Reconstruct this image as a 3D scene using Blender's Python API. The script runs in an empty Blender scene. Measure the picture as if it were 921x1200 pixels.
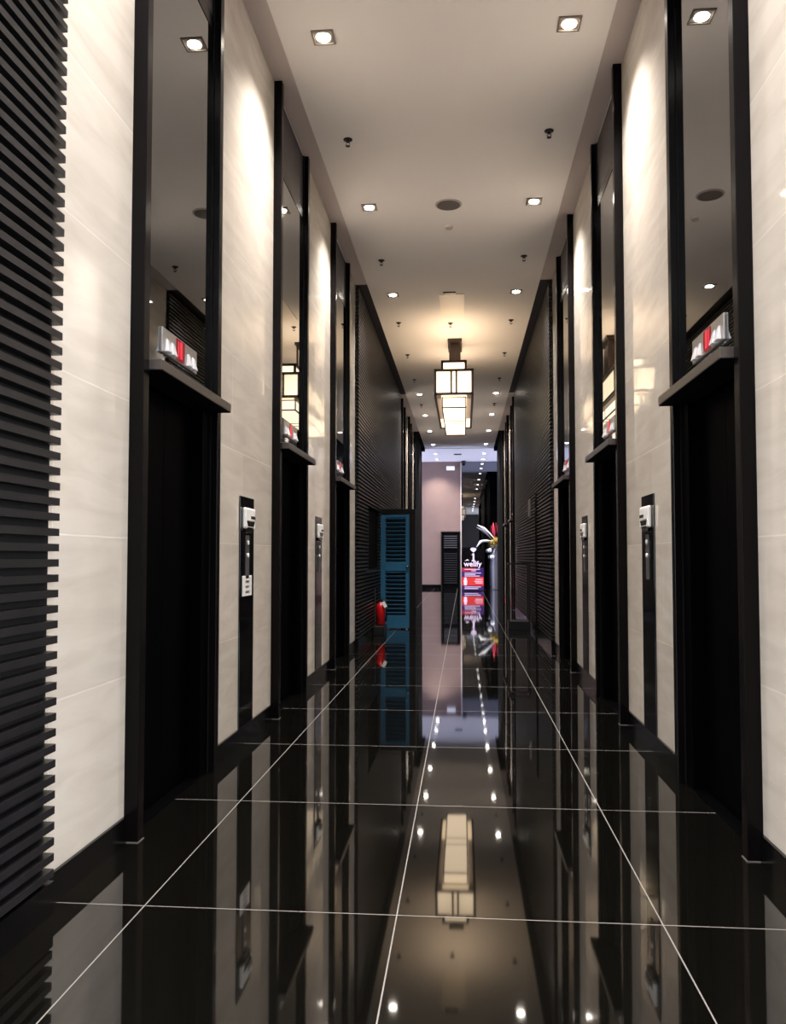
import bpy, bmesh, math, random
from mathutils import Vector, Matrix
random.seed(7)
C = bpy.context.scene.collection
SC = bpy.context.scene

# ------------------------------------------------------------------ camera, world, exposure
H = 1.27
XL, XR, ZC = -1.51, 1.24, 5.12          # wall planes and ceiling height
XM = (XL + XR) / 2
cd = bpy.data.cameras.new('camera')
cam = bpy.data.objects.new('camera', cd); C.objects.link(cam)
F_PX = 960.0
cd.sensor_fit = 'AUTO'; cd.sensor_width = 36.0
cd.lens = F_PX / 1200.0 * 36.0
cd.shift_y = 12.5 / 1200.0
cd.clip_start = 0.05; cd.clip_end = 300
cam.location = (0, 0, H)
cam.rotation_euler = (math.pi / 2 + 0.0415, 0, math.atan(82.5 / 960.0))
SC.camera = cam

w = bpy.data.worlds.new('daylight'); SC.world = w; w.use_nodes = True
w.node_tree.nodes['Background'].inputs[0].default_value = (0.6, 0.7, 1.0, 1)
w.node_tree.nodes['Background'].inputs[1].default_value = 0.3

SC.view_settings.view_transform = 'Standard'
SC.view_settings.look = 'None'
SC.view_settings.gamma = 1.0
SC.view_settings.use_curve_mapping = False
SC.view_settings.exposure = 1.16
cy = SC.cycles
cy.use_denoising = True
cy.max_bounces = 14; cy.diffuse_bounces = 7; cy.glossy_bounces = 8
cy.caustics_reflective = True; cy.caustics_refractive = False
cy.sample_clamp_indirect = 12.0
def daylight_area(name, loc, ry, sx, sy, energy, col):
    l = bpy.data.lights.new(name, 'AREA'); l.shape = 'RECTANGLE'; l.size = sx; l.size_y = sy; l.energy = energy; l.color = col
    o = bpy.data.objects.new(name, l); C.objects.link(o); o.location = loc; o.rotation_euler = (0, ry, 0)
# daylight lamps added for an invented hall behind the viewer and unseen passage ends
daylight_area('added_hall_daylight_right', (5.95, -4.0, 2.4), math.pi / 2, 3.8, 8.0, 680, (.86, .92, 1.0))
daylight_area('added_hall_daylight_left', (-5.95, -4.0, 2.4), -math.pi / 2, 3.8, 8.0, 540, (.9, .94, 1.0))
daylight_area('passage_daylight_right', (6.9, 31.0, 2.5), math.pi / 2, 3.6, 3.4, 300, (.56, .64, 1.0))
daylight_area('passage_daylight_left', (-6.9, 31.0, 2.5), -math.pi / 2, 3.6, 3.4, 300, (.56, .64, 1.0))
SPOT_W = 320.0          # one ceiling downlight
LAMP_E = 1.2           # glow of the lantern panels

# ------------------------------------------------------------------ helpers
def lin(c):
    f = lambda v: v / 12.92 if v <= 0.04045 else ((v + 0.055) / 1.055) ** 2.4
    return tuple(f(v / 255.0) for v in c) + (1,)

def mat(name, rgb, rough=0.5, metal=0.0, spec=0.5, ior=1.5, emit=None, es=0.0, bump=0.0, bscale=60, var=0.0):
    m = bpy.data.materials.new(name); m.use_nodes = True
    nt = m.node_tree; b = nt.nodes['Principled BSDF']
    b.inputs['Base Color'].default_value = lin(rgb)
    b.inputs['Roughness'].default_value = rough
    b.inputs['Metallic'].default_value = metal
    b.inputs['Specular IOR Level'].default_value = spec
    b.inputs['IOR'].default_value = ior
    if emit:
        b.inputs['Emission Color'].default_value = lin(emit); b.inputs['Emission Strength'].default_value = es
    if bump or var:
        n = nt.nodes.new('ShaderNodeTexNoise'); n.inputs['Scale'].default_value = bscale
        n.inputs['Detail'].default_value = 5
        tc = nt.nodes.new('ShaderNodeTexCoord'); nt.links.new(tc.outputs['Object'], n.inputs['Vector'])
        if bump:
            bp = nt.nodes.new('ShaderNodeBump'); bp.inputs['Strength'].default_value = bump
            bp.inputs['Distance'].default_value = 0.01
            nt.links.new(n.outputs['Fac'], bp.inputs['Height']); nt.links.new(bp.outputs['Normal'], b.inputs['Normal'])
        if var:
            r = nt.nodes.new('ShaderNodeValToRGB')
            a = lin(rgb)
            r.color_ramp.elements[0].color = tuple(v * (1 - var) for v in a[:3]) + (1,)
            r.color_ramp.elements[1].color = tuple(min(1, v * (1 + var)) for v in a[:3]) + (1,)
            r.color_ramp.elements[0].position = .3; r.color_ramp.elements[1].position = .7
            nt.links.new(n.outputs['Fac'], r.inputs['Fac']); nt.links.new(r.outputs['Color'], b.inputs['Base Color'])
    return m

def box(bm, x0, x1, y0, y1, z0, z1, M=None):
    x0, x1 = sorted((x0, x1)); y0, y1 = sorted((y0, y1)); z0, z1 = sorted((z0, z1))
    vs = [bm.verts.new((x, y, z)) for x in (x0, x1) for y in (y0, y1) for z in (z0, z1)]
    if M is not None:
        for v in vs: v.co = M @ v.co
    for f in ((0, 1, 3, 2), (4, 6, 7, 5), (0, 4, 5, 1), (2, 3, 7, 6), (0, 2, 6, 4), (1, 5, 7, 3)):
        bm.faces.new([vs[i] for i in f])
    return vs

def lathe(bm, prof, seg=24, M=None):
    rings = []
    for r, z in prof:
        ring = []
        for k in range(seg):
            a = 2 * math.pi * k / seg
            p = Vector((r * math.cos(a), r * math.sin(a), z))
            ring.append(bm.verts.new(M @ p if M is not None else p))
        rings.append(ring)
    for a, b in zip(rings, rings[1:]):
        for k in range(seg):
            bm.faces.new((a[k], a[(k + 1) % seg], b[(k + 1) % seg], b[k]))
    bm.faces.new(rings[0][::-1]); bm.faces.new(rings[-1])

def tube(bm, pts, rad, seg=10):
    pts = [Vector(p) for p in pts]
    rads = rad if isinstance(rad, (list, tuple)) else [rad] * len(pts)
    rings = []
    for i, p in enumerate(pts):
        t = (pts[min(i + 1, len(pts) - 1)] - pts[max(i - 1, 0)]).normalized()
        up = Vector((0, 0, 1)) if abs(t.z) < .95 else Vector((1, 0, 0))
        a = t.cross(up).normalized(); b = t.cross(a).normalized()
        rings.append([bm.verts.new(p + (a * math.cos(2 * math.pi * k / seg) + b * math.sin(2 * math.pi * k / seg)) * rads[i]) for k in range(seg)])
    for a, b in zip(rings, rings[1:]):
        for k in range(seg):
            bm.faces.new((a[k], a[(k + 1) % seg], b[(k + 1) % seg], b[k]))
    bm.faces.new(rings[0][::-1]); bm.faces.new(rings[-1])

def obj(name, bm, m, parent=None, smooth=False, bevel=0.0):
    bmesh.ops.recalc_face_normals(bm, faces=bm.faces)
    me = bpy.data.meshes.new(name); bm.to_mesh(me); bm.free()
    for mm in (m if isinstance(m, (list, tuple)) else [m]): me.materials.append(mm)
    o = bpy.data.objects.new(name, me); C.objects.link(o)
    if parent: o.parent = parent
    if smooth:
        for p in me.polygons: p.use_smooth = True
    if bevel:
        bv = o.modifiers.new('bevel', 'BEVEL'); bv.width = bevel; bv.segments = 2; bv.limit_method = 'ANGLE'
    return o

def boxes(name, lst, m, parent=None, bevel=0.0):
    bm = bmesh.new()
    for b in lst: box(bm, *b)
    return obj(name, bm, m, parent, bevel=bevel)

def struct(name, lst, m):
    o = boxes(name, lst, m); o['kind'] = 'structure'; return o

def tag(o, label, cat, group=None):
    o['label'] = label; o['category'] = cat
    if group: o['group'] = group
    return o

def thing(name, label, cat, loc=(0, 0, 0), group=None, rz=0.0):
    o = bpy.data.objects.new(name, None); C.objects.link(o)
    o.location = loc; o.rotation_euler = (0, 0, rz); o.empty_display_size = .1
    return tag(o, label, cat, group)

# ------------------------------------------------------------------ materials
def stone_material():
    m = bpy.data.materials.new('cream_polished_stone'); m.use_nodes = True
    nt = m.node_tree; N = nt.nodes.new; L = nt.links.new; b = nt.nodes['Principled BSDF']
    tc = N('ShaderNodeTexCoord'); sp = N('ShaderNodeSeparateXYZ'); cb = N('ShaderNodeCombineXYZ')
    L(tc.outputs['Object'], sp.inputs[0])
    ay = N('ShaderNodeMath'); ay.operation = 'ADD'; ay.inputs[1].default_value = -2.90 + 13.0
    az = N('ShaderNodeMath'); az.operation = 'ADD'; az.inputs[1].default_value = -0.735 + 1.24
    L(sp.outputs['Y'], ay.inputs[0]); L(sp.outputs['Z'], az.inputs[0])
    L(ay.outputs[0], cb.inputs['X']); L(az.outputs[0], cb.inputs['Y'])
    br = N('ShaderNodeTexBrick')
    br.offset = 0.2; br.offset_frequency = 2; br.squash = 1.0
    br.inputs['Scale'].default_value = 1.0
    br.inputs['Brick Width'].default_value = 1.30; br.inputs['Row Height'].default_value = 0.62
    br.inputs['Mortar Size'].default_value = 0.0042; br.inputs['Mortar Smooth'].default_value = 0.2
    br.inputs['Color1'].default_value = (0.93, 0.93, 0.93, 1); br.inputs['Color2'].default_value = (1.05, 1.05, 1.05, 1)
    br.inputs['Mortar'].default_value = (1.16, 1.16, 1.16, 1)
    L(cb.outputs[0], br.inputs['Vector'])
    mp = N('ShaderNodeMapping'); mp.inputs['Scale'].default_value = (1.2, 6.0, 1.0); mp.inputs['Rotation'].default_value = (0, 0, 0.02)
    L(cb.outputs[0], mp.inputs['Vector'])
    n1 = N('ShaderNodeTexNoise'); n1.inputs['Scale'].default_value = 1.6; n1.inputs['Detail'].default_value = 8; n1.inputs['Distortion'].default_value = 0.8
    L(mp.outputs[0], n1.inputs['Vector'])
    rp = N('ShaderNodeValToRGB')
    rp.color_ramp.elements[0].position = .30; rp.color_ramp.elements[0].color = lin((191, 182, 170))
    rp.color_ramp.elements[1].position = .62; rp.color_ramp.elements[1].color = lin((203, 195, 184))
    L(n1.outputs['Fac'], rp.inputs['Fac'])
    mx = N('ShaderNodeMix'); mx.data_type = 'RGBA'; mx.blend_type = 'MULTIPLY'; mx.inputs['Factor'].default_value = 1.0
    L(rp.outputs['Color'], mx.inputs[6]); L(br.outputs['Color'], mx.inputs[7]); L(mx.outputs[2], b.inputs['Base Color'])
    b.inputs['Roughness'].default_value = 0.06
    n2 = N('ShaderNodeTexNoise'); n2.inputs['Scale'].default_value = 2.2; L(cb.outputs[0], n2.inputs['Vector'])
    bp = N('ShaderNodeBump'); bp.inputs['Strength'].default_value = 0.05; bp.inputs['Distance'].default_value = 0.05
    L(n2.outputs['Fac'], bp.inputs['Height'])
    bp2 = N('ShaderNodeBump'); bp2.inputs['Strength'].default_value = 0.25; bp2.inputs['Distance'].default_value = 0.003; bp2.invert = True
    L(br.outputs['Fac'], bp2.inputs['Height']); L(bp.outputs['Normal'], bp2.inputs['Normal'])
    L(bp2.outputs['Normal'], b.inputs['Normal'])
    return m

def floor_material():
    m = bpy.data.materials.new('black_polished_granite'); m.use_nodes = True
    nt = m.node_tree; N = nt.nodes.new; L = nt.links.new; b = nt.nodes['Principled BSDF']
    tc = N('ShaderNodeTexCoord'); mp = N('ShaderNodeMapping')
    mp.inputs['Location'].default_value = (0.24 + 0.922 * 20, -2.95 + 1.29 * 20, 0)
    L(tc.outputs['Object'], mp.inputs['Vector'])
    br = N('ShaderNodeTexBrick'); br.offset = 0.0; br.squash = 1.0
    br.inputs['Scale'].default_value = 1.0
    br.inputs['Brick Width'].default_value = 0.922; br.inputs['Row Height'].default_value = 1.29
    br.inputs['Mortar Size'].default_value = 0.0024; br.inputs['Mortar Smooth'].default_value = 0.0
    br.inputs['Color1'].default_value = (0, 0, 0, 1); br.inputs['Color2'].default_value = (0, 0, 0, 1); br.inputs['Mortar'].default_value = (1, 1, 1, 1)
    L(mp.outputs[0], br.inputs['Vector'])
    n1 = N('ShaderNodeTexNoise'); n1.inputs['Scale'].default_value = 420; n1.inputs['Detail'].default_value = 3
    L(tc.outputs['Object'], n1.inputs['Vector'])
    rp = N('ShaderNodeValToRGB')
    rp.color_ramp.elements[0].position = .5; rp.color_ramp.elements[0].color = lin((4, 4, 3))
    rp.color_ramp.elements[1].position = .78; rp.color_ramp.elements[1].color = lin((30, 28, 25))
    L(n1.outputs['Fac'], rp.inputs['Fac'])
    mx = N('ShaderNodeMix'); mx.data_type = 'RGBA'
    L(br.outputs['Fac'], mx.inputs['Factor']); L(rp.outputs['Color'], mx.inputs[6]); mx.inputs[7].default_value = lin((118, 115, 111))
    L(mx.outputs[2], b.inputs['Base Color'])
    rm = N('ShaderNodeMapRange'); rm.inputs['To Min'].default_value = 0.035; rm.inputs['To Max'].default_value = 0.5
    L(br.outputs['Fac'], rm.inputs['Value']); L(rm.outputs[0], b.inputs['Roughness'])
    b.inputs['IOR'].default_value = 1.72
    n2 = N('ShaderNodeTexNoise'); n2.inputs['Scale'].default_value = 1.3; L(tc.outputs['Object'], n2.inputs['Vector'])
    bp = N('ShaderNodeBump'); bp.inputs['Strength'].default_value = 0.02; bp.inputs['Distance'].default_value = 0.02
    L(n2.outputs['Fac'], bp.inputs['Height']); L(bp.outputs['Normal'], b.inputs['Normal'])
    return m

M_stone = stone_material()
M_floor = floor_material()
M_ceil = mat('warm_white_ceiling_paint', (244, 238, 233), .85, bump=.05, bscale=3)
M_soffit = mat('grey_mauve_soffit_paint', (196, 184, 180), .8)
M_base = mat('black_granite_skirting', (7, 7, 8), .2, spec=.2)
M_void = mat('black_void', (4, 4, 5), .9, spec=.05)
M_fin = mat('dark_bronze_lacquer', (9, 7, 8), .2, spec=.12, var=.15, bscale=4)
M_door = mat('black_door_steel', (2, 2, 3), .42, spec=.02, bump=.02, bscale=200)
M_jamb = mat('charcoal_jamb_steel', (18, 18, 21), .4, spec=.15)
M_trim = mat('brushed_steel_trim', (120, 116, 112), .28, metal=.9)
M_head = mat('grey_header_panel', (70, 65, 67), .45)
M_mirror = mat('smoked_mirror', (140, 144, 149), .012, metal=1.0)
M_ledge = mat('grey_ledge_steel', (84, 78, 75), .32, metal=.55)
M_chrome = mat('chrome', (190, 188, 186), .12, metal=1.0)
M_plate = mat('indicator_plate_steel', (160, 156, 152), .3, metal=.7)
M_lens = mat('white_lantern_glass', (190, 190, 194), .12, emit=(255, 255, 255), es=.03)
M_red = mat('red_display_glass', (60, 2, 10), .2, emit=(220, 20, 50), es=.12)
M_redseg = mat('red_display_segments', (120, 0, 10), .3, emit=(255, 50, 80), es=.3)
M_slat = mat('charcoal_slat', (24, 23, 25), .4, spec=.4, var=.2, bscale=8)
M_slatback = mat('black_slat_backing', (7, 7, 8), .7)
M_blackgl = mat('black_glass_panel', (5, 5, 6), .08)
M_white = mat('white_plastic', (232, 232, 230), .3)
M_grey = mat('grey_plastic', (70, 70, 72), .4)
M_bulb = mat('downlight_bulb', (255, 250, 240), .5, emit=(255, 246, 230), es=32)
M_dltrim = mat('downlight_dark_chrome', (132, 120, 110), .4, metal=.2)
M_sprk = mat('sprinkler_bronze', (46, 38, 34), .4, metal=.5)
M_grille = mat('speaker_grille', (112, 104, 98), .7, bump=.6, bscale=300)
M_lframe = mat('dark_brown_lantern_frame', (44, 30, 24), .4)
M_lglass = mat('cream_lantern_panel', (250, 240, 215), .4, emit=(255, 228, 192), es=LAMP_E)
M_blue = mat('teal_blue_louver_paint', (38, 92, 124), .42, var=.08, bscale=6)
M_red_ext = mat('red_extinguisher_paint', (176, 18, 22), .25)
M_black = mat('black_satin_metal', (14, 14, 15), .35)
M_pink = mat('mauve_plaster', (128, 106, 98), .65, var=.04, bscale=3)
M_endmirror = mat('dark_mirror_glass', (124, 126, 134), .01, metal=1.0)

# ------------------------------------------------------------------ setting
END = 33.0
CX0, CX1 = -7.0, 7.0            # cross passage behind the lobby
YB = -4.6
LOB = 29.0                      # where the lobby walls stop
struct('floor', [(CX0, CX1, -9.2, END + .3, -.2, 0)], M_floor)
struct('ceiling', [(-6.0, 6.0, -9.2, 1.2, ZC, ZC + .2), (XL - .3, XR + .3, 1.2, LOB, ZC, ZC + .2), (CX0, CX1, LOB, END + .3, 5.10, ZC + .2)], M_ceil)
DOORS = [(3.58, 4.85), (6.36, 7.68), (9.18, 10.55), (19.70, 20.95), (22.30, 23.55)]
NEAR_SLAT = 2.86
FAR_SLAT = (11.36, 19.22)
STONE = [(1.2, DOORS[0][0]), (4.85, 6.36), (7.68, 9.18), (10.55, FAR_SLAT[0]), (FAR_SLAT[1], 19.70), (20.95, 22.30), (23.55, 25.0)]
for side, X, s in (('left', XL, 1), ('right', XR, -1)):
    struct('wall_%s' % side, [(X, X - s * .12, a, b, 0, ZC) for a, b in STONE], M_stone)
    struct('wall_%s_core' % side, [(X - s * .12, X - s * .3, 1.2, LOB, 0, ZC),
                                  (X, X - s * .12, FAR_SLAT[0], FAR_SLAT[1], 0, ZC), (X + s * .05, X - s * .12, 25.0, LOB, 0, ZC - .004),
                                  (X + s * .16, X + s * .05, 28.6, LOB, ZC - .12, ZC - .004)], M_void)
    struct('baseboard_%s' % side, [(X, X + s * .014, a, b, 0, .115) for a, b in STONE], M_base)
    n = 1 if s > 0 else 2
    struct('trim_%d' % n, [(X, X + s * .165, 1.2, FAR_SLAT[0], ZC - .006, ZC), (X, X + s * .165, FAR_SLAT[1], 25.0, ZC - .006, ZC)], M_soffit)
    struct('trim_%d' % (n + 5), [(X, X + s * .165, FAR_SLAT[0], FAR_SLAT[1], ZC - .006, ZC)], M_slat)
    struct('trim_%d' % (n + 2), [(X + s * .05, X + s * .165, 25.0, 28.6, ZC - .008, ZC - .004)], M_void)
# invented entrance hall behind the viewer, side openings added to admit daylight
struct('wall_back', [(-6.0, 6.0, -9.2, -9.0, 0, ZC)], mat('dark_hall_panelling', (38, 34, 34), .6))
for side, s in (('left', -1), ('right', 1)):
    struct('wall_added_hall_' + side, [(s * 6.0, s * 6.15, -9.0, 1.2, 0, .5), (s * 6.0, s * 6.15, -9.0, 1.2, 4.3, ZC), (s * 6.0, s * 6.15, .0, 1.2, .5, 4.3), (s * 6.0, s * 6.15, -9.0, -8.0, .5, 4.3)], M_pink)
    xw = XR + .3 if s > 0 else XL - .3
    struct('wall_added_hall_front_' + side, [(xw, s * 6.0, 1.2, 1.35, 0, ZC)], M_pink)
# cross passage
struct('wall_front', [(CX0, -.09, END, END + .3, 0, 5.10)], M_pink)
struct('baseboard_front', [(CX0, -.12, END - .02, END, 0, .15)], M_base)
struct('mirror_panel_1', [(-.07, 2.9, END, END + .06, 0, 5.10)], M_endmirror)  # dark mirror glass covering this part of the far wall
struct('wall_front_core', [(-.09, CX1, END + .06, END + .3, 0, 5.10), (2.9, CX1, END, END + .06, 0, 5.10)], M_void)
struct('trim_5', [(-.115, -.07, END - .03, END, 0, 5.05)], M_soffit)
struct('wall_passage_left', [(CX0, XL - .3, LOB - .2, LOB, 0, 5.10)], M_pink)
struct('wall_passage_right', [(XR + .3, CX1, LOB - .2, LOB, 0, 5.10)], M_pink)
# louvred service door in the far wall
d1 = struct('door_1', [(-.86, -.17, END - .05, END, .0, 2.24)], M_void)
boxes('door_frame', [(-.90, -.86, END - .07, END, 0, 2.28), (-.17, -.13, END - .07, END, 0, 2.28), (-.86, -.17, END - .07, END, 2.24, 2.28)], M_black, d1)
boxes('louver', [(-.78, -.25, END - .075, END - .04, 1.62 + k * .09, 1.66 + k * .09) for k in range(6)], M_grey, d1)
boxes('louver', [(-.78, -.25, END - .07, END - .04, .2 + k * .09, .24 + k * .09) for k in range(14)], M_slatback, d1)

# ------------------------------------------------------------------ slatted panels
PITCH, STH, SDP = .0552, .027, .048
def slat_panel(X, s, y0, y1, label, hole=None):
    t = thing('slat_panel', label, 'slatted panel', (X, (y0 + y1) / 2, 0), 'dark slatted wall panels')
    ym = (y0 + y1) / 2
    boxes('backing_board', [(.001 * s, .006 * s, y0 - ym, y1 - ym, .0, ZC - .035)], M_slatback, t)
    bm = bmesh.new(); z = .13
    while z + STH < ZC - .04:
        if hole and z + STH > hole[2] and z < hole[3]:
            box(bm, .006 * s, SDP * s, y0 - ym, hole[0] - ym, z, z + STH)
            box(bm, .006 * s, SDP * s, hole[1] - ym, y1 - ym, z, z + STH)
        else:
            box(bm, .006 * s, SDP * s, y0 - ym, y1 - ym, z, z + STH)
        z += PITCH
    obj('slat_screen', bm, M_slat, t)
    boxes('plinth', [(.006 * s, .05 * s, y0 - ym, y1 - ym, 0, .115)], M_base, t)
    if hole:
        boxes('black_sheet', [(.006 * s, .012 * s, hole[0] - ym, hole[1] - ym, hole[2], hole[3])], M_void, t)  # flat black sheet where the slats are left out
    return t
slat_panel(XL, 1, 1.22, NEAR_SLAT, 'near black slatted panel at the left edge, beside the pale stone')
slat_panel(XR, -1, 1.22, 2.80, 'near black slatted panel on the right wall, just outside the photo')
slat_panel(XL, 1, FAR_SLAT[0], FAR_SLAT[1], 'far dark slatted panel on the left wall behind the blue louvred leaf', (12.6, 14.25, 1.08, 2.06))
slat_panel(XR, -1, FAR_SLAT[0], FAR_SLAT[1], 'far dark slatted panel on the right wall behind the black open frame stand')

# ------------------------------------------------------------------ elevator entrances
ORD = ['nearest', 'second', 'third', 'fourth', 'fifth']
def tapered(bm, y, z0, z1, w0, w1, d0, d1, s, u0):
    vs = []
    for z, ww, dd in ((z0, w0, d0), (z1, w1, d1)):
        for a, u in ((-1, 0), (1, 0), (1, 1), (-1, 1)):
            vs.append(bm.verts.new((s * (u0 + u * dd), y + a * ww / 2, z)))
    for f in ((0, 1, 2, 3), (7, 6, 5, 4), (0, 4, 5, 1), (1, 5, 6, 2), (2, 6, 7, 3), (3, 7, 4, 0)):
        bm.faces.new([vs[i] for i in f])

def entrance(X, s, side, i, y0, y1):
    ym = (y0 + y1) / 2; a = -(y1 - y0) / 2; b = -a
    where = {0: 'nearest the camera', 1: 'second from the camera', 2: 'third, just before the far slatted panel',
             3: 'fourth, just beyond the far slatted panel', 4: 'fifth and farthest'}[i]
    t = thing('elevator_entrance', 'tall black elevator entrance on the %s wall, %s' % (side, where), 'elevator door', (X, ym, 0), 'elevator entrances')
    F = .066; T = .065
    top = ZC - .007
    B = lambda n, l, m, p=t, bv=0: boxes(n, [(s * q[0], s * q[1]) + tuple(q[2:]) for q in l], m, p, bv)
    B('jamb_fin', [(-.1, F, a, a + T, 0, top)], M_fin, bv=.003)
    B('jamb_fin', [(-.1, .042, b - T, b, 0, top)], M_fin, bv=.003)
    B('edge_trim', [(-.1, .012, a + T, a + T + .045, 0, top)], M_trim)
    B('edge_trim', [(-.1, .002, b - T - .012, b - T, 0, top)], M_jamb)
    B('jamb_panel', [(-.1, -.002, a + T + .045, a + T + .15, 0, 2.12)], M_jamb)
    B('jamb_panel', [(-.1, -.002, b - T - .15, b - T - .012, 0, 2.12)], M_door)
    m0, m1 = a + T + .15, b - T - .15
    c = (m0 + m1) / 2
    B('door_leaf', [(-.1, -.075, m0, c - .002, .012, 2.12)], M_door)
    B('door_leaf', [(-.1, -.075, c + .002, m1, .012, 2.12)], M_door)
    B('sill', [(-.1, -.0, m0, m1, -.02, .006)], M_door)
    B('ledge', [(-.06, .124, a + T + .003, b - T - .002, 2.135, 2.185)], M_ledge, bv=.003)
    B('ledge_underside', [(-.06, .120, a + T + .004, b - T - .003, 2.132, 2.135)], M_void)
    B('header_panel', [(-.1, -.012, a + T + .045, b - T - .012, 4.56, top)], M_head)
    B('mirror_shadow_gap', [(-.1, .003, a + T + .045, b - T - .012, 4.47, 4.56)], M_fin)  # dark strip stands in for the shadow gap over the mirror
    B('transom_mirror', [(-.1, .0, a + T + .045, b - T - .012, 2.185, 4.47)], M_mirror)
    ip = B('indicator_panel', [(.0, .012, -.265, .265, 2.298, 2.425)], M_plate, bv=.003)
    ds = boxes('display', [(s * .012, s * .015, -.07, .055, 2.306, 2.417)], M_red, ip)
    boxes('display_segments', [(s * .015, s * .0165, -.02, .015, 2.32, 2.41), (s * .015, s * .0165, -.05, -.035, 2.325, 2.405)], M_redseg, ds)
    for yy in (-.205, -.13, .115, .19):
        bm = bmesh.new(); tapered(bm, yy, 2.306, 2.375, .062, .030, .022, .006, s, .012)
        obj('lantern', bm, M_lens, ip, bevel=.003)
    B('sealant_line', [(F, F + .003, a, a + T, 0, .004), (.014, F, a - .004, a, 0, .004)], M_plate)
    return t
for side, X, s in (('left', XL, 1), ('right', XR, -1)):
    for i, (y0, y1) in enumerate(DOORS): entrance(X, s, side, i, y0, y1)

# ------------------------------------------------------------------ call panels
def call_panel(X, s, yc, label, notice):
    t = thing('call_panel', label, 'elevator call panel', (X + s * .001, yc, .118), 'elevator call panels')
    boxes('face_plate', [(0, s * .008, -.18, .18, 0, 1.565)], M_blackgl, t, .001)
    rd = boxes('card_reader', [(s * .008, s * .034, -.13, .13, 1.345, 1.49)], M_white, t, .012)
    boxes('reader_slot', [(s * .033, s * .036, .0, .12, 1.415, 1.435)], M_black, rd)
    bm = bmesh.new()
    tapered(bm, .0, 1.315, 1.405, .14, .22, .024, .036, s, .004)
    obj('reader_lens', bm, M_chrome, rd, bevel=.012)
    boxes('button_strip', [(s * .008, s * .012, -.045, .045, 1.0, 1.30)], M_grey, t)
    for z in (1.16, 1.25):
        bm = bmesh.new(); lathe(bm, [(.016, 0), (.016, .006), (.011, .009)], 16, Matrix.Translation((s * .012, 0, z)) @ Matrix.Rotation(s * math.pi / 2, 4, 'Y'))
        obj('call_button', bm, M_white, t)
    if notice:
        n = boxes('notice_plate', [(s * .008, s * .012, -.12, .12, .88, 1.02)], M_white, t, .002)
        boxes('notice_mark', [(s * .012, s * .0125, -.05, .05, .90 + k * .036, .915 + k * .036) for k in range(3)], M_plate, n)
call_panel(XL, 1, 5.60, 'black elevator call panel on the left wall, nearer one with a white notice plate', True)
call_panel(XL, 1, 8.45, 'narrow black elevator call panel on the left wall, between the second and third elevators', False)
call_panel(XR, -1, 5.62, 'black elevator call panel on the right wall, nearer one between the first two elevators', False)
call_panel(XR, -1, 8.50, 'narrow black elevator call panel on the right wall, between the second and third elevators', False)

# ------------------------------------------------------------------ ceiling fixtures
def dup(root, loc, label):
    r = root.copy(); C.objects.link(r); r.location = loc; r['label'] = label
    for ch in list(root.children):
        c = ch.copy(); C.objects.link(c); c.parent = r
    return r
proto = None
ORDW = ['nearest', 'second', 'third', 'fourth', 'fifth', 'sixth', 'seventh', 'eighth', 'ninth']
def downlight(x, y, z, label):
    global proto
    if proto is None:
        t = thing('downlight', label, 'downlight', (x, y, z), 'square recessed downlights')
        bm = bmesh.new(); h = .082
        for q in ((-h, h, -h, -h + .014), (-h, h, h - .014, h), (-h, -h + .014, -h + .014, h - .014), (h - .014, h, -h + .014, h - .014)):
            box(bm, q[0], q[1], q[2], q[3], -.012, 0)
        obj('trim_ring', bm, M_dltrim, t)
        boxes('reflector', [(-h + .014, h - .014, -h + .014, h - .014, -.006, 0)], M_dltrim, t)
        bm = bmesh.new(); lathe(bm, [(.052, -.006), (.050, -.011), (.036, -.016), (.01, -.018)], 24)
        obj('bulb', bm, M_bulb, t)
        ld = bpy.data.lights.new('downlight_beam', 'SPOT')
        ld.energy = SPOT_W; ld.color = (1.0, .925, .87); ld.spot_size = math.radians(116); ld.spot_blend = 1.0; ld.shadow_soft_size = .09
        lo = bpy.data.objects.new('downlight_beam', ld); C.objects.link(lo); lo.parent = t; lo.location = (0, 0, -.03)
        proto = t
    else:
        dup(proto, (x, y, z), label)
YS = [5.85, 8.82, 11.85, 19.25, 22.15, 25.0, 28.0]
for side, x in (('left', -1.02), ('right', .775)):
    for k, y in enumerate(YS):
        downlight(x, y, ZC, 'square recessed downlight in the %s ceiling row, %s from the camera' % (side, ORDW[k]))
    downlight(x, 2.9, ZC, 'square recessed downlight in the %s ceiling row, overhead in front of the camera' % side)
    downlight(x, -.1, ZC, 'square recessed downlight in the %s ceiling row, directly above the camera' % side)
    downlight(x, -3.0, ZC, 'square recessed downlight in the %s ceiling row, behind the camera' % side)
    for k, y in enumerate((30.4, 32.2)):
        downlight(x, y, 5.10, 'small square downlight in the bluish far ceiling, %s side, %s one' % (side, ('nearer', 'farther')[k]))

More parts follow.
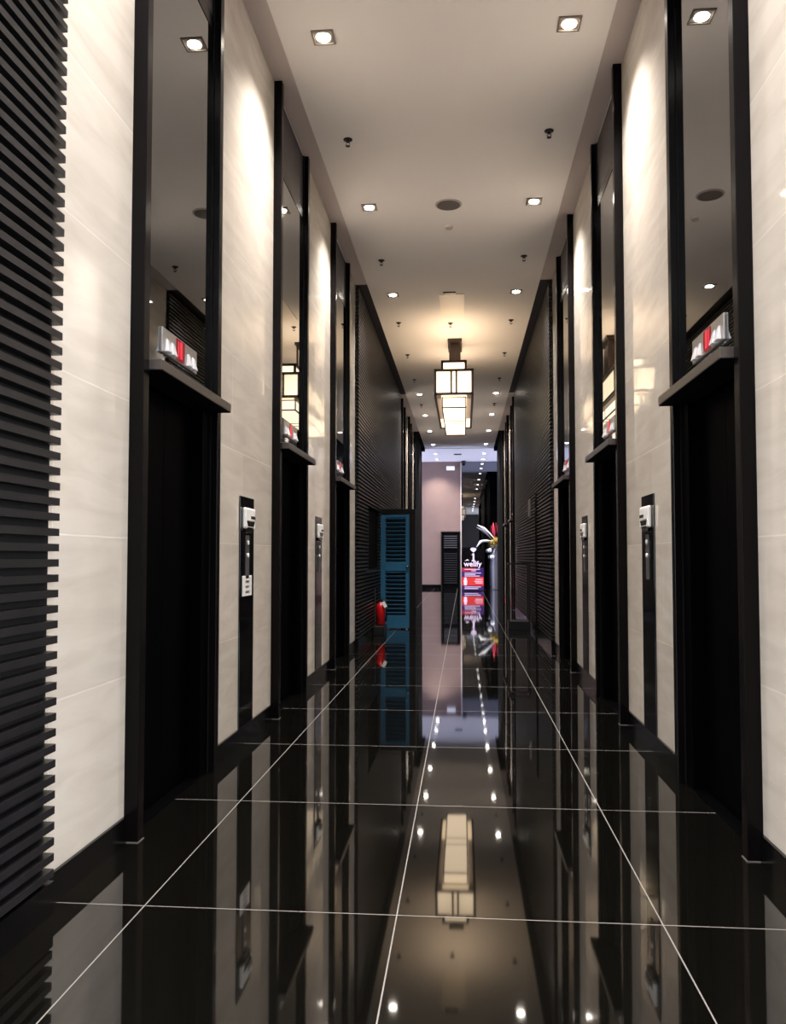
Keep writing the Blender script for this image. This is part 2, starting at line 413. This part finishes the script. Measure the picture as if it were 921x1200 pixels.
sp0 = None
def sprinkler(x, y, label):
    global sp0
    if sp0 is None:
        sp0 = thing('sprinkler', label, 'sprinkler', (x, y, ZC), 'ceiling sprinkler heads')
        bm = bmesh.new(); lathe(bm, [(.042, 0), (.042, -.006), (.03, -.012), (.014, -.014), (.012, -.03)], 18); obj('escutcheon', bm, M_sprk, sp0)
        bm = bmesh.new(); tube(bm, [(-.012, 0, -.028), (-.018, 0, -.045), (-.004, 0, -.062)], .004, 6); tube(bm, [(.012, 0, -.028), (.018, 0, -.045), (.004, 0, -.062)], .004, 6); obj('frame_arms', bm, M_sprk, sp0)
        bm = bmesh.new(); lathe(bm, [(.02, -.066), (.022, -.063), (.008, -.060)], 14); obj('deflector', bm, M_sprk, sp0)
    else:
        dup(sp0, (x, y, ZC), label)
for side, x in (('left', -1.05), ('right', .785)):
    for k, y in enumerate((7.35, 10.45, 13.3, 15.45, 17.65, 20.6)):
        sprinkler(x, y, 'small dark sprinkler head in the %s ceiling row, %s from the camera' % (side, ORDW[k]))
sprinkler(-.2, 13.4, 'small dark sprinkler head on the ceiling centre line before the lantern')

t = thing('ceiling_speaker', 'round grey ceiling speaker between the second pair of downlights', 'speaker', (-.15, 8.83, ZC))
bm = bmesh.new(); lathe(bm, [(.145, 0), (.145, -.006), (.128, -.010)], 36); obj('rim', bm, M_soffit, t)
bm = bmesh.new(); lathe(bm, [(.126, -.010), (.126, -.013), (.06, -.015), (.01, -.0155)], 36); obj('grille', bm, M_grille, t)
t = thing('smoke_detector', 'small pale smoke detector just beyond the round ceiling speaker', 'smoke detector', (-.155, 9.42, ZC))
bm = bmesh.new(); lathe(bm, [(.052, 0), (.052, -.018)], 24); obj('base', bm, M_ceil, t)
bm = bmesh.new(); lathe(bm, [(.042, -.018), (.036, -.034), (.015, -.038)], 24); obj('sensor_cap', bm, M_soffit, t)
t = thing('ceiling_light_patch', 'pale rectangular patch of light on the ceiling, built as a panel, with a small vent before the lantern', 'light patch', (-.16, 12.45, ZC))
M_pale = mat('cream_light_patch', (250, 238, 222), .5)  # patch of light on the ceiling, put in as a paler sheet
boxes('panel', [(-.19, .19, -.56, .56, -.012, 0)], M_pale, t, .006)
boxes('vent', [(-.12, .06, -.66, -.57, -.02, 0)], M_head, t)

# ------------------------------------------------------------------ hanging lantern
LX, LY = XM - .005, 14.4
t = thing('pendant_lantern', 'long tiered cream glass lantern in dark frames hanging from the ceiling', 'ceiling lamp', (LX, LY, 0))
M_lglass2 = mat('warm_cream_lantern_panel', (250, 236, 206), .4, emit=(255, 224, 184), es=LAMP_E * .72)
def tier(wx, y0, y1, z0, z1, nm, muls, cross, r=.019):
    bm = bmesh.new(); box(bm, -wx, wx, y0, y1, z0, z1)
    g = obj('glass_tier', bm, M_lglass2 if nm == 'mid' else M_lglass, t)
    fr = []
    for x in (-wx, wx):
        for y in (y0, y1): fr.append((x - r, x + r, y - r, y + r, z0 - r, z1 + r))
        for z in (z0, z1): fr.append((x - r, x + r, y0, y1, z - r, z + r))
        for y in cross: fr.append((x - r * .8, x + r * .8, y - r, y + r, z0, z1))
    for y in (y0, y1):
        for z in (z0, z1): fr.append((-wx, wx, y - r, y + r, z - r, z + r))
        for x in muls: fr.append((x - .014, x + .014, y - r, y + r, z0, z1))
    for y in cross: fr.append((-wx, wx, y - .010, y + .010, z0 - r * .8, z0 + .002))
    boxes('frame', fr, M_lframe, g)
tier(.185, -1.50, 1.50, 4.19, 4.36, 'top', (), (-.5, .5))
tier(.290, -1.68, 1.68, 3.81, 4.18, 'mid', (-.04, .04), (-.56, .56))
tier(.185, -1.45, 1.45, 3.635, 3.795, 'low', (), (-.15, .15), .009)
ul = bpy.data.lights.new('lantern_uplight', 'AREA'); ul.shape = 'RECTANGLE'; ul.size = .3; ul.size_y = 2.8; ul.energy = 9; ul.color = (1.0, .74, .50)
uo = bpy.data.objects.new('lantern_uplight', ul); C.objects.link(uo); uo.parent = t; uo.location = (0, 0, 4.39); uo.rotation_euler = (math.pi, 0, 0)
boxes('underside_panel', [(-.272, -.20, -1.64, .5, 3.782, 3.80), (.20, .272, -1.64, .5, 3.782, 3.80)], M_soffit, t)
boxes('canopy', [(-.125, .125, -.05, .75, ZC - .05, ZC)], M_lframe, t)
for x in (-.085, .085):
    for y in (.0, .68):
        boxes('hanger_rod', [(x - .015, x + .015, y - .015, y + .015, 4.36, ZC - .05)], M_lframe, t)
boxes('stem_panel', [(-.07, .07, .1, .58, 4.36, ZC - .05)], M_lframe, t)

# ------------------------------------------------------------------ louvred leaf
t = thing('louvered_door_leaf', 'teal blue louvred door leaf standing open against the left slatted wall', 'louvred door', (XL + .052, 14.42, 0), None, -.14)
W = .52
fr = [(0, .085, 0, .04, .02, 2.02), (W - .07, W, 0, .04, .02, 2.02), (.085, W - .07, 0, .04, 1.96, 2.02), (.085, W - .07, 0, .04, 1.02, 1.18), (.085, W - .07, 0, .04, .02, .24)]
boxes('blue_frame', fr, M_blue, t, .003)
for z0, z1 in ((1.18, 1.96), (.24, 1.02)):
    bm = bmesh.new(); n = 11
    for k in range(n):
        zc = z0 + (k + .5) * (z1 - z0) / n
        M = Matrix.Translation(((W + .015) / 2, .02, zc)) @ Matrix.Rotation(math.radians(-42), 4, 'X')
        box(bm, -W / 2 + .0775, W / 2 - .0775, -.026, .026, -.004, .004, M)
    obj('louver_blades', bm, M_blue, t)
boxes('back_panel', [(.09, W - .09,   .045, .05, .02, 2.02)], M_black, t)
boxes('black_stile', [(W, W + .11, -.01, .05, .0, 2.11), (0, W, -.01, .05, 2.02, 2.11)], M_black, t)
k_ = bmesh.new(); lathe(k_, [(.012, 0), (.012, .03), (.026, .04), (.026, .055), (.012, .062)], 16, Matrix.Translation((W - .03, 0, 1.09)) @ Matrix.Rotation(math.pi / 2, 4, 'X'))
obj('knob', k_, M_chrome, t, True)

# ------------------------------------------------------------------ fire extinguisher on its stand
EX, EY = -1.395, 13.5
t = thing('extinguisher_stand', 'low black box stand with a thin upright pole under the fire extinguisher', 'stand', (EX, EY, 0))
boxes('base', [(-.062, .115, -.3, .2, 0, .145)], M_black, t, .006)
bm = bmesh.new(); tube(bm, [(-.05, -.12, .14), (-.05, -.12, .76)], .009, 8); obj('pole', bm, M_trim, t)
t = thing('fire_extinguisher', 'small red fire extinguisher with a white tag on the black stand', 'fire extinguisher', (EX + .03, EY, .1455))
bm = bmesh.new(); lathe(bm, [(.06, 0), (.074, .012), (.074, .29), (.066, .325), (.045, .352), (.026, .366), (.024, .38)], 28); obj('cylinder', bm, M_red_ext, t, True)
bm = bmesh.new(); lathe(bm, [(.026, .38), (.026, .405), (.014, .41), (.014, .425)], 16); box(bm, -.01, .07, -.008, .008, .425, .434); box(bm, -.01, .075, -.008, .008, .405, .412); obj('valve_handle', bm, M_black, t)
bm = bmesh.new(); tube(bm, [(.02, 0, .40), (.07, -.02, .39), (.095, -.03, .33), (.098, -.03, .2), (.09, -.03, .06)], [.009, .009, .009, .010, .016], 8); obj('hose', bm, M_black, t, True)
bm = bmesh.new(); box(bm, -.026, .026, -.002, .002, -.05, .05, Matrix.Translation((.07, -.075, .34)) @ Matrix.Rotation(-.5, 4, 'Y')); obj('inspection_tag', bm, M_white, t)

# ------------------------------------------------------------------ open frame stand on the right
M_stand = mat('dark_grey_stand_metal', (34, 34, 36), .3, metal=.4)
t = thing('frame_stand', 'black open metal frame stand with solid base by the right slatted wall', 'stand', (.965, 14.6, 0))
boxes('base', [(-.19, .19, -.2, .2, 0, .15)], M_stand, t, .005)
P_ = .015
for x in (-.19 + P_, .19 - P_):
    for y in (-.2 + P_, .2 - P_): boxes('post', [(x - P_, x + P_, y - P_, y + P_, .15, 1.13)], M_stand, t)
boxes('top_frame', [(-.19, .19, -.2, -.17, 1.13, 1.16), (-.19, .19, .17, .2, 1.13, 1.16), (-.19, -.16, -.17, .17, 1.13, 1.16), (.16, .19, -.17, .17, 1.13, 1.16)], M_stand, t)
d2 = struct('door_2', [(XR - .006, XR - .055, 13.45, 13.75, .0, 2.30)], M_void)
boxes('door_handle', [(XR - .05, XR - .085, 14.70, 14.78, 1.98, 2.29)], M_plate, d2)

# ------------------------------------------------------------------ display totem near the far wall
M_ink = mat('totem_black', (8, 7, 12), .2)
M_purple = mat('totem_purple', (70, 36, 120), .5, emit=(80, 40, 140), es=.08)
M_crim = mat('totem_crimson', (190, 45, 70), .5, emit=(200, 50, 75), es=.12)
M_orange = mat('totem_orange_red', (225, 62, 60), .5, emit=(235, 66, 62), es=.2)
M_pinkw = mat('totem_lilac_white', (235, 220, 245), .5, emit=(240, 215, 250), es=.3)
t = thing('display_totem', 'standing poster sign with purple and red bands and white lettering', 'sign', (.34, 30.5, 0))
boxes('board', [(-.41, .41, 0, .05, .02, 1.62)], M_ink, t, .004)
boxes('foot', [(-.41, .41, -.08, .18, 0, .02)], M_black, t)
y_ = -.004
boxes('crimson_band', [(-.40, .12, y_, 0, .72, .86)], M_crim, t)
boxes('purple_band', [(.12, .40, y_, 0, .72, .86), (-.40, .40, y_, 0, .52, .718)], M_purple, t)
boxes('orange_band', [(-.40, .40, y_, 0, .20, .518)], M_orange, t)
boxes('lower_purple_band', [(-.40, .40, y_, 0, .03, .198)], M_purple, t)
bm = bmesh.new()
for z, a, b in ((.80, -.3, .26), (.745, -.05, .12), (.665, -.3, .3), (.61, -.3, .1), (.555, -.3, .26), (.43, .1, .36), (.36, .06, .36), (.30, .1, .36), (.15, -.3, .3), (.09, -.3, .2)):
    box(bm, a, b, y_ - .002, y_, z - .012, z + .012)
obj('text_lines', bm, M_pinkw, t)
bm = bmesh.new()                                 # white figure on the orange band
for zz, r in ((.455, .05), (.36, .07), (.265, .06)):
    lathe(bm, [(r, 0), (r, .003)], 20, Matrix.Translation((-.27, y_, zz)) @ Matrix.Rotation(math.pi / 2, 4, 'X'))
obj('white_figure', bm, M_pinkw, t)
bm = bmesh.new()                                 # gem on a pillar above the word
def poly(bm, pts, y0, y1):
    a = [bm.verts.new((x, y0, z)) for x, z in pts]; b = [bm.verts.new((x, y1, z)) for x, z in pts]
    bm.faces.new(a); bm.faces.new(b[::-1])
    for i in range(len(pts)):
        j = (i + 1) % len(pts); bm.faces.new((a[i], b[i], b[j], a[j]))
poly(bm, [(-.05, 1.10), (.09, 1.10), (.075, 1.14), (.06, 1.15), (.06, 1.36), (.05, 1.40), (.02, 1.40), (-.05, 1.33), (-.02, 1.33), (0, 1.34), (0, 1.15), (-.03, 1.14)], -.003, 0)
poly(bm, [(.03, 1.42), (.12, 1.50), (.14, 1.56), (.08, 1.60), (-.03, 1.60), (-.09, 1.56), (-.06, 1.50)], -.003, 0)
poly(bm, [(-.30, 1.10), (-.20, 1.18), (-.12, 1.12), (-.2, 1.13)], -.003, 0)
obj('logo_mark', bm, M_pinkw, t)
tc_ = bpy.data.curves.new('word', 'FONT'); tc_.body = 'wellfy'; tc_.size = .28; tc_.align_x = 'CENTER'; tc_.extrude = .002; tc_.offset = .006
to = bpy.data.objects.new('tmp_word', tc_); C.objects.link(to)
bpy.context.view_layer.update()
me = bpy.data.meshes.new_from_object(to.evaluated_get(bpy.context.evaluated_depsgraph_get()))
bpy.data.objects.remove(to)
me.materials.clear(); me.materials.append(M_pinkw)
wo = bpy.data.objects.new('word', me); C.objects.link(wo); wo.parent = t
wo.location = (0, -.003, .91); wo.rotation_euler = (math.pi / 2, 0, 0)

# ------------------------------------------------------------------ pedestal and flowers
t = thing('pedestal', 'tall grey tapered pedestal vase under the flower arrangement', 'pedestal', (1.29, 31.9, 0))
M_ped = mat('grey_pedestal', (92, 90, 97), .4, var=.06, bscale=5)
bm = bmesh.new()
lathe(bm, [(.20, 0), (.20, .03), (.215, .9), (.18, 1.2), (.165, 1.56), (.175, 1.60)], 28); obj('body', bm, M_ped, t, True)
bm = bmesh.new(); lathe(bm, [(.175, 1.60), (.185, 1.605), (.185, 1.63), (.16, 1.635)], 28); obj('rim', bm, M_ped, t)
t = thing('flower_arrangement', 'flower arrangement of yellow blooms, red spikes and white sprays on grey pedestal', 'flowers', (1.29, 31.9, 1.637))
M_yel = mat('yellow_petals', (228, 208, 128), .6, var=.15, bscale=40)
M_redp = mat('red_petals', (190, 28, 48), .5)
M_whp = mat('white_petals', (238, 236, 230), .5)
M_grn = mat('dark_green_leaves', (40, 70, 34), .5, var=.2, bscale=20)
def bloom(bm, c, r, n):
    for k in range(n):
        a = random.random() * 2 * math.pi; e = math.acos(1 - random.random() * 1.5)
        d = Vector((math.cos(a) * math.sin(e), math.sin(a) * math.sin(e), math.cos(e)))
        q = d.to_track_quat('Z', 'Y').to_matrix().to_4x4()
        M = Matrix.Translation(Vector(c) + d * r * .55) @ q
        vs = [bm.verts.new(M @ Vector(p)) for p in ((-r * .16, 0, -r * .4), (r * .16, 0, -r * .4), (r * .2, .1 * r, .1 * r), (0, .16 * r, .5 * r), (-r * .2, .1 * r, .1 * r))]
        bm.faces.new(vs)
for c in ((.0, -.12, .20), (.12, -.06, .14), (-.1, -.05, .1)):
    bm = bmesh.new(); bloom(bm, c, .21, 110); obj('yellow_bloom', bm, M_yel, t)
for dx, hh, lean in ((-.07, .95, -.05), (.03, 1.05, .02), (.1, .85, .1), (.16, .7, .14)):
    bm = bmesh.new(); tube(bm, [(dx, 0, .05), (dx + lean * .5, -.02, hh * .45), (dx + lean, -.03, hh * .62), (dx + lean * 1.2, -.03, hh * .8), (dx + lean * 1.3, -.03, hh)], [.012, .014, .055, .045, .006], 8)
    obj('red_spike', bm, M_redp, t, True)
for pts in ([(-.05, -.1, .28), (-.3, -.14, .55), (-.5, -.16, .72), (-.75, -.18, .86)], [(-.12, -.1, .22), (-.4, -.14, .26), (-.62, -.16, .22), (-.8, -.18, -.02)]):
    bm = bmesh.new(); tube(bm, pts, [.016, .028, .052, .006], 8); obj('white_spray', bm, M_whp, t, True)
for c in ((-.28, -.1, -.12), (-.19, -.21, -.38)):
    bm = bmesh.new(); bmesh.ops.create_icosphere(bm, subdivisions=2, radius=.085, matrix=Matrix.Translation(c)); tube(bm, [(0, -.1, .1), (c[0], c[1], c[2] + .06)], .01, 6); obj('white_bud', bm, M_whp, t, True)
bm = bmesh.new()
for k in range(26):
    a = random.uniform(0, 2 * math.pi); l = random.uniform(.25, .5); z1 = random.uniform(.04, .45)
    p0 = Vector((0, 0, .02)); p1 = Vector((math.cos(a) * l * .6, math.sin(a) * l * .35, .12 + z1 * .6)); p2 = Vector((math.cos(a) * l, math.sin(a) * l * .5 - .05, z1))
    side_ = Vector((-math.sin(a), math.cos(a), .3)) * .045
    vs = [bm.verts.new(p) for p in (p0, p1 - side_, p2, p1 + side_)]
    bm.faces.new(vs)
obj('leaves', bm, M_grn, t)

# ------------------------------------------------------------------ far wall fittings
t = thing('emergency_light', 'white box emergency light high on the far mauve wall', 'emergency light', (-.505, END, 4.83))
boxes('housing', [(-.17, .17, -.09, 0, -.09, .09)], M_white, t, .008)
boxes('diffuser', [(-.15, .15, -.096, -.09, -.07, .04)], mat('lit_diffuser', (240, 240, 245), .4, emit=(230, 235, 255), es=.35), t)
t = thing('security_camera', 'small dark dome camera under the far ceiling beside the mirror', 'camera', (.02, END - .25, 5.10))
bm = bmesh.new(); lathe(bm, [(.09, 0), (.09, -.05), (.075, -.06)], 20); obj('base', bm, M_black, t)
bm = bmesh.new(); lathe(bm, [(.07, -.06), (.065, -.1), (.04, -.13), (.01, -.14)], 20); obj('dome', bm, M_blackgl, t, True)
t = thing('ceiling_sensor', 'small dark square vent on the bluish far ceiling', 'vent', (-.2, 30.6, 5.10))
boxes('plate', [(-.14, .14, -.14, .14, -.012, 0)], M_head, t)
boxes('vent_blades', [(-.11, .11, -.11 + k * .055, -.085 + k * .055, -.02, -.012) for k in range(4)], M_grey, t)
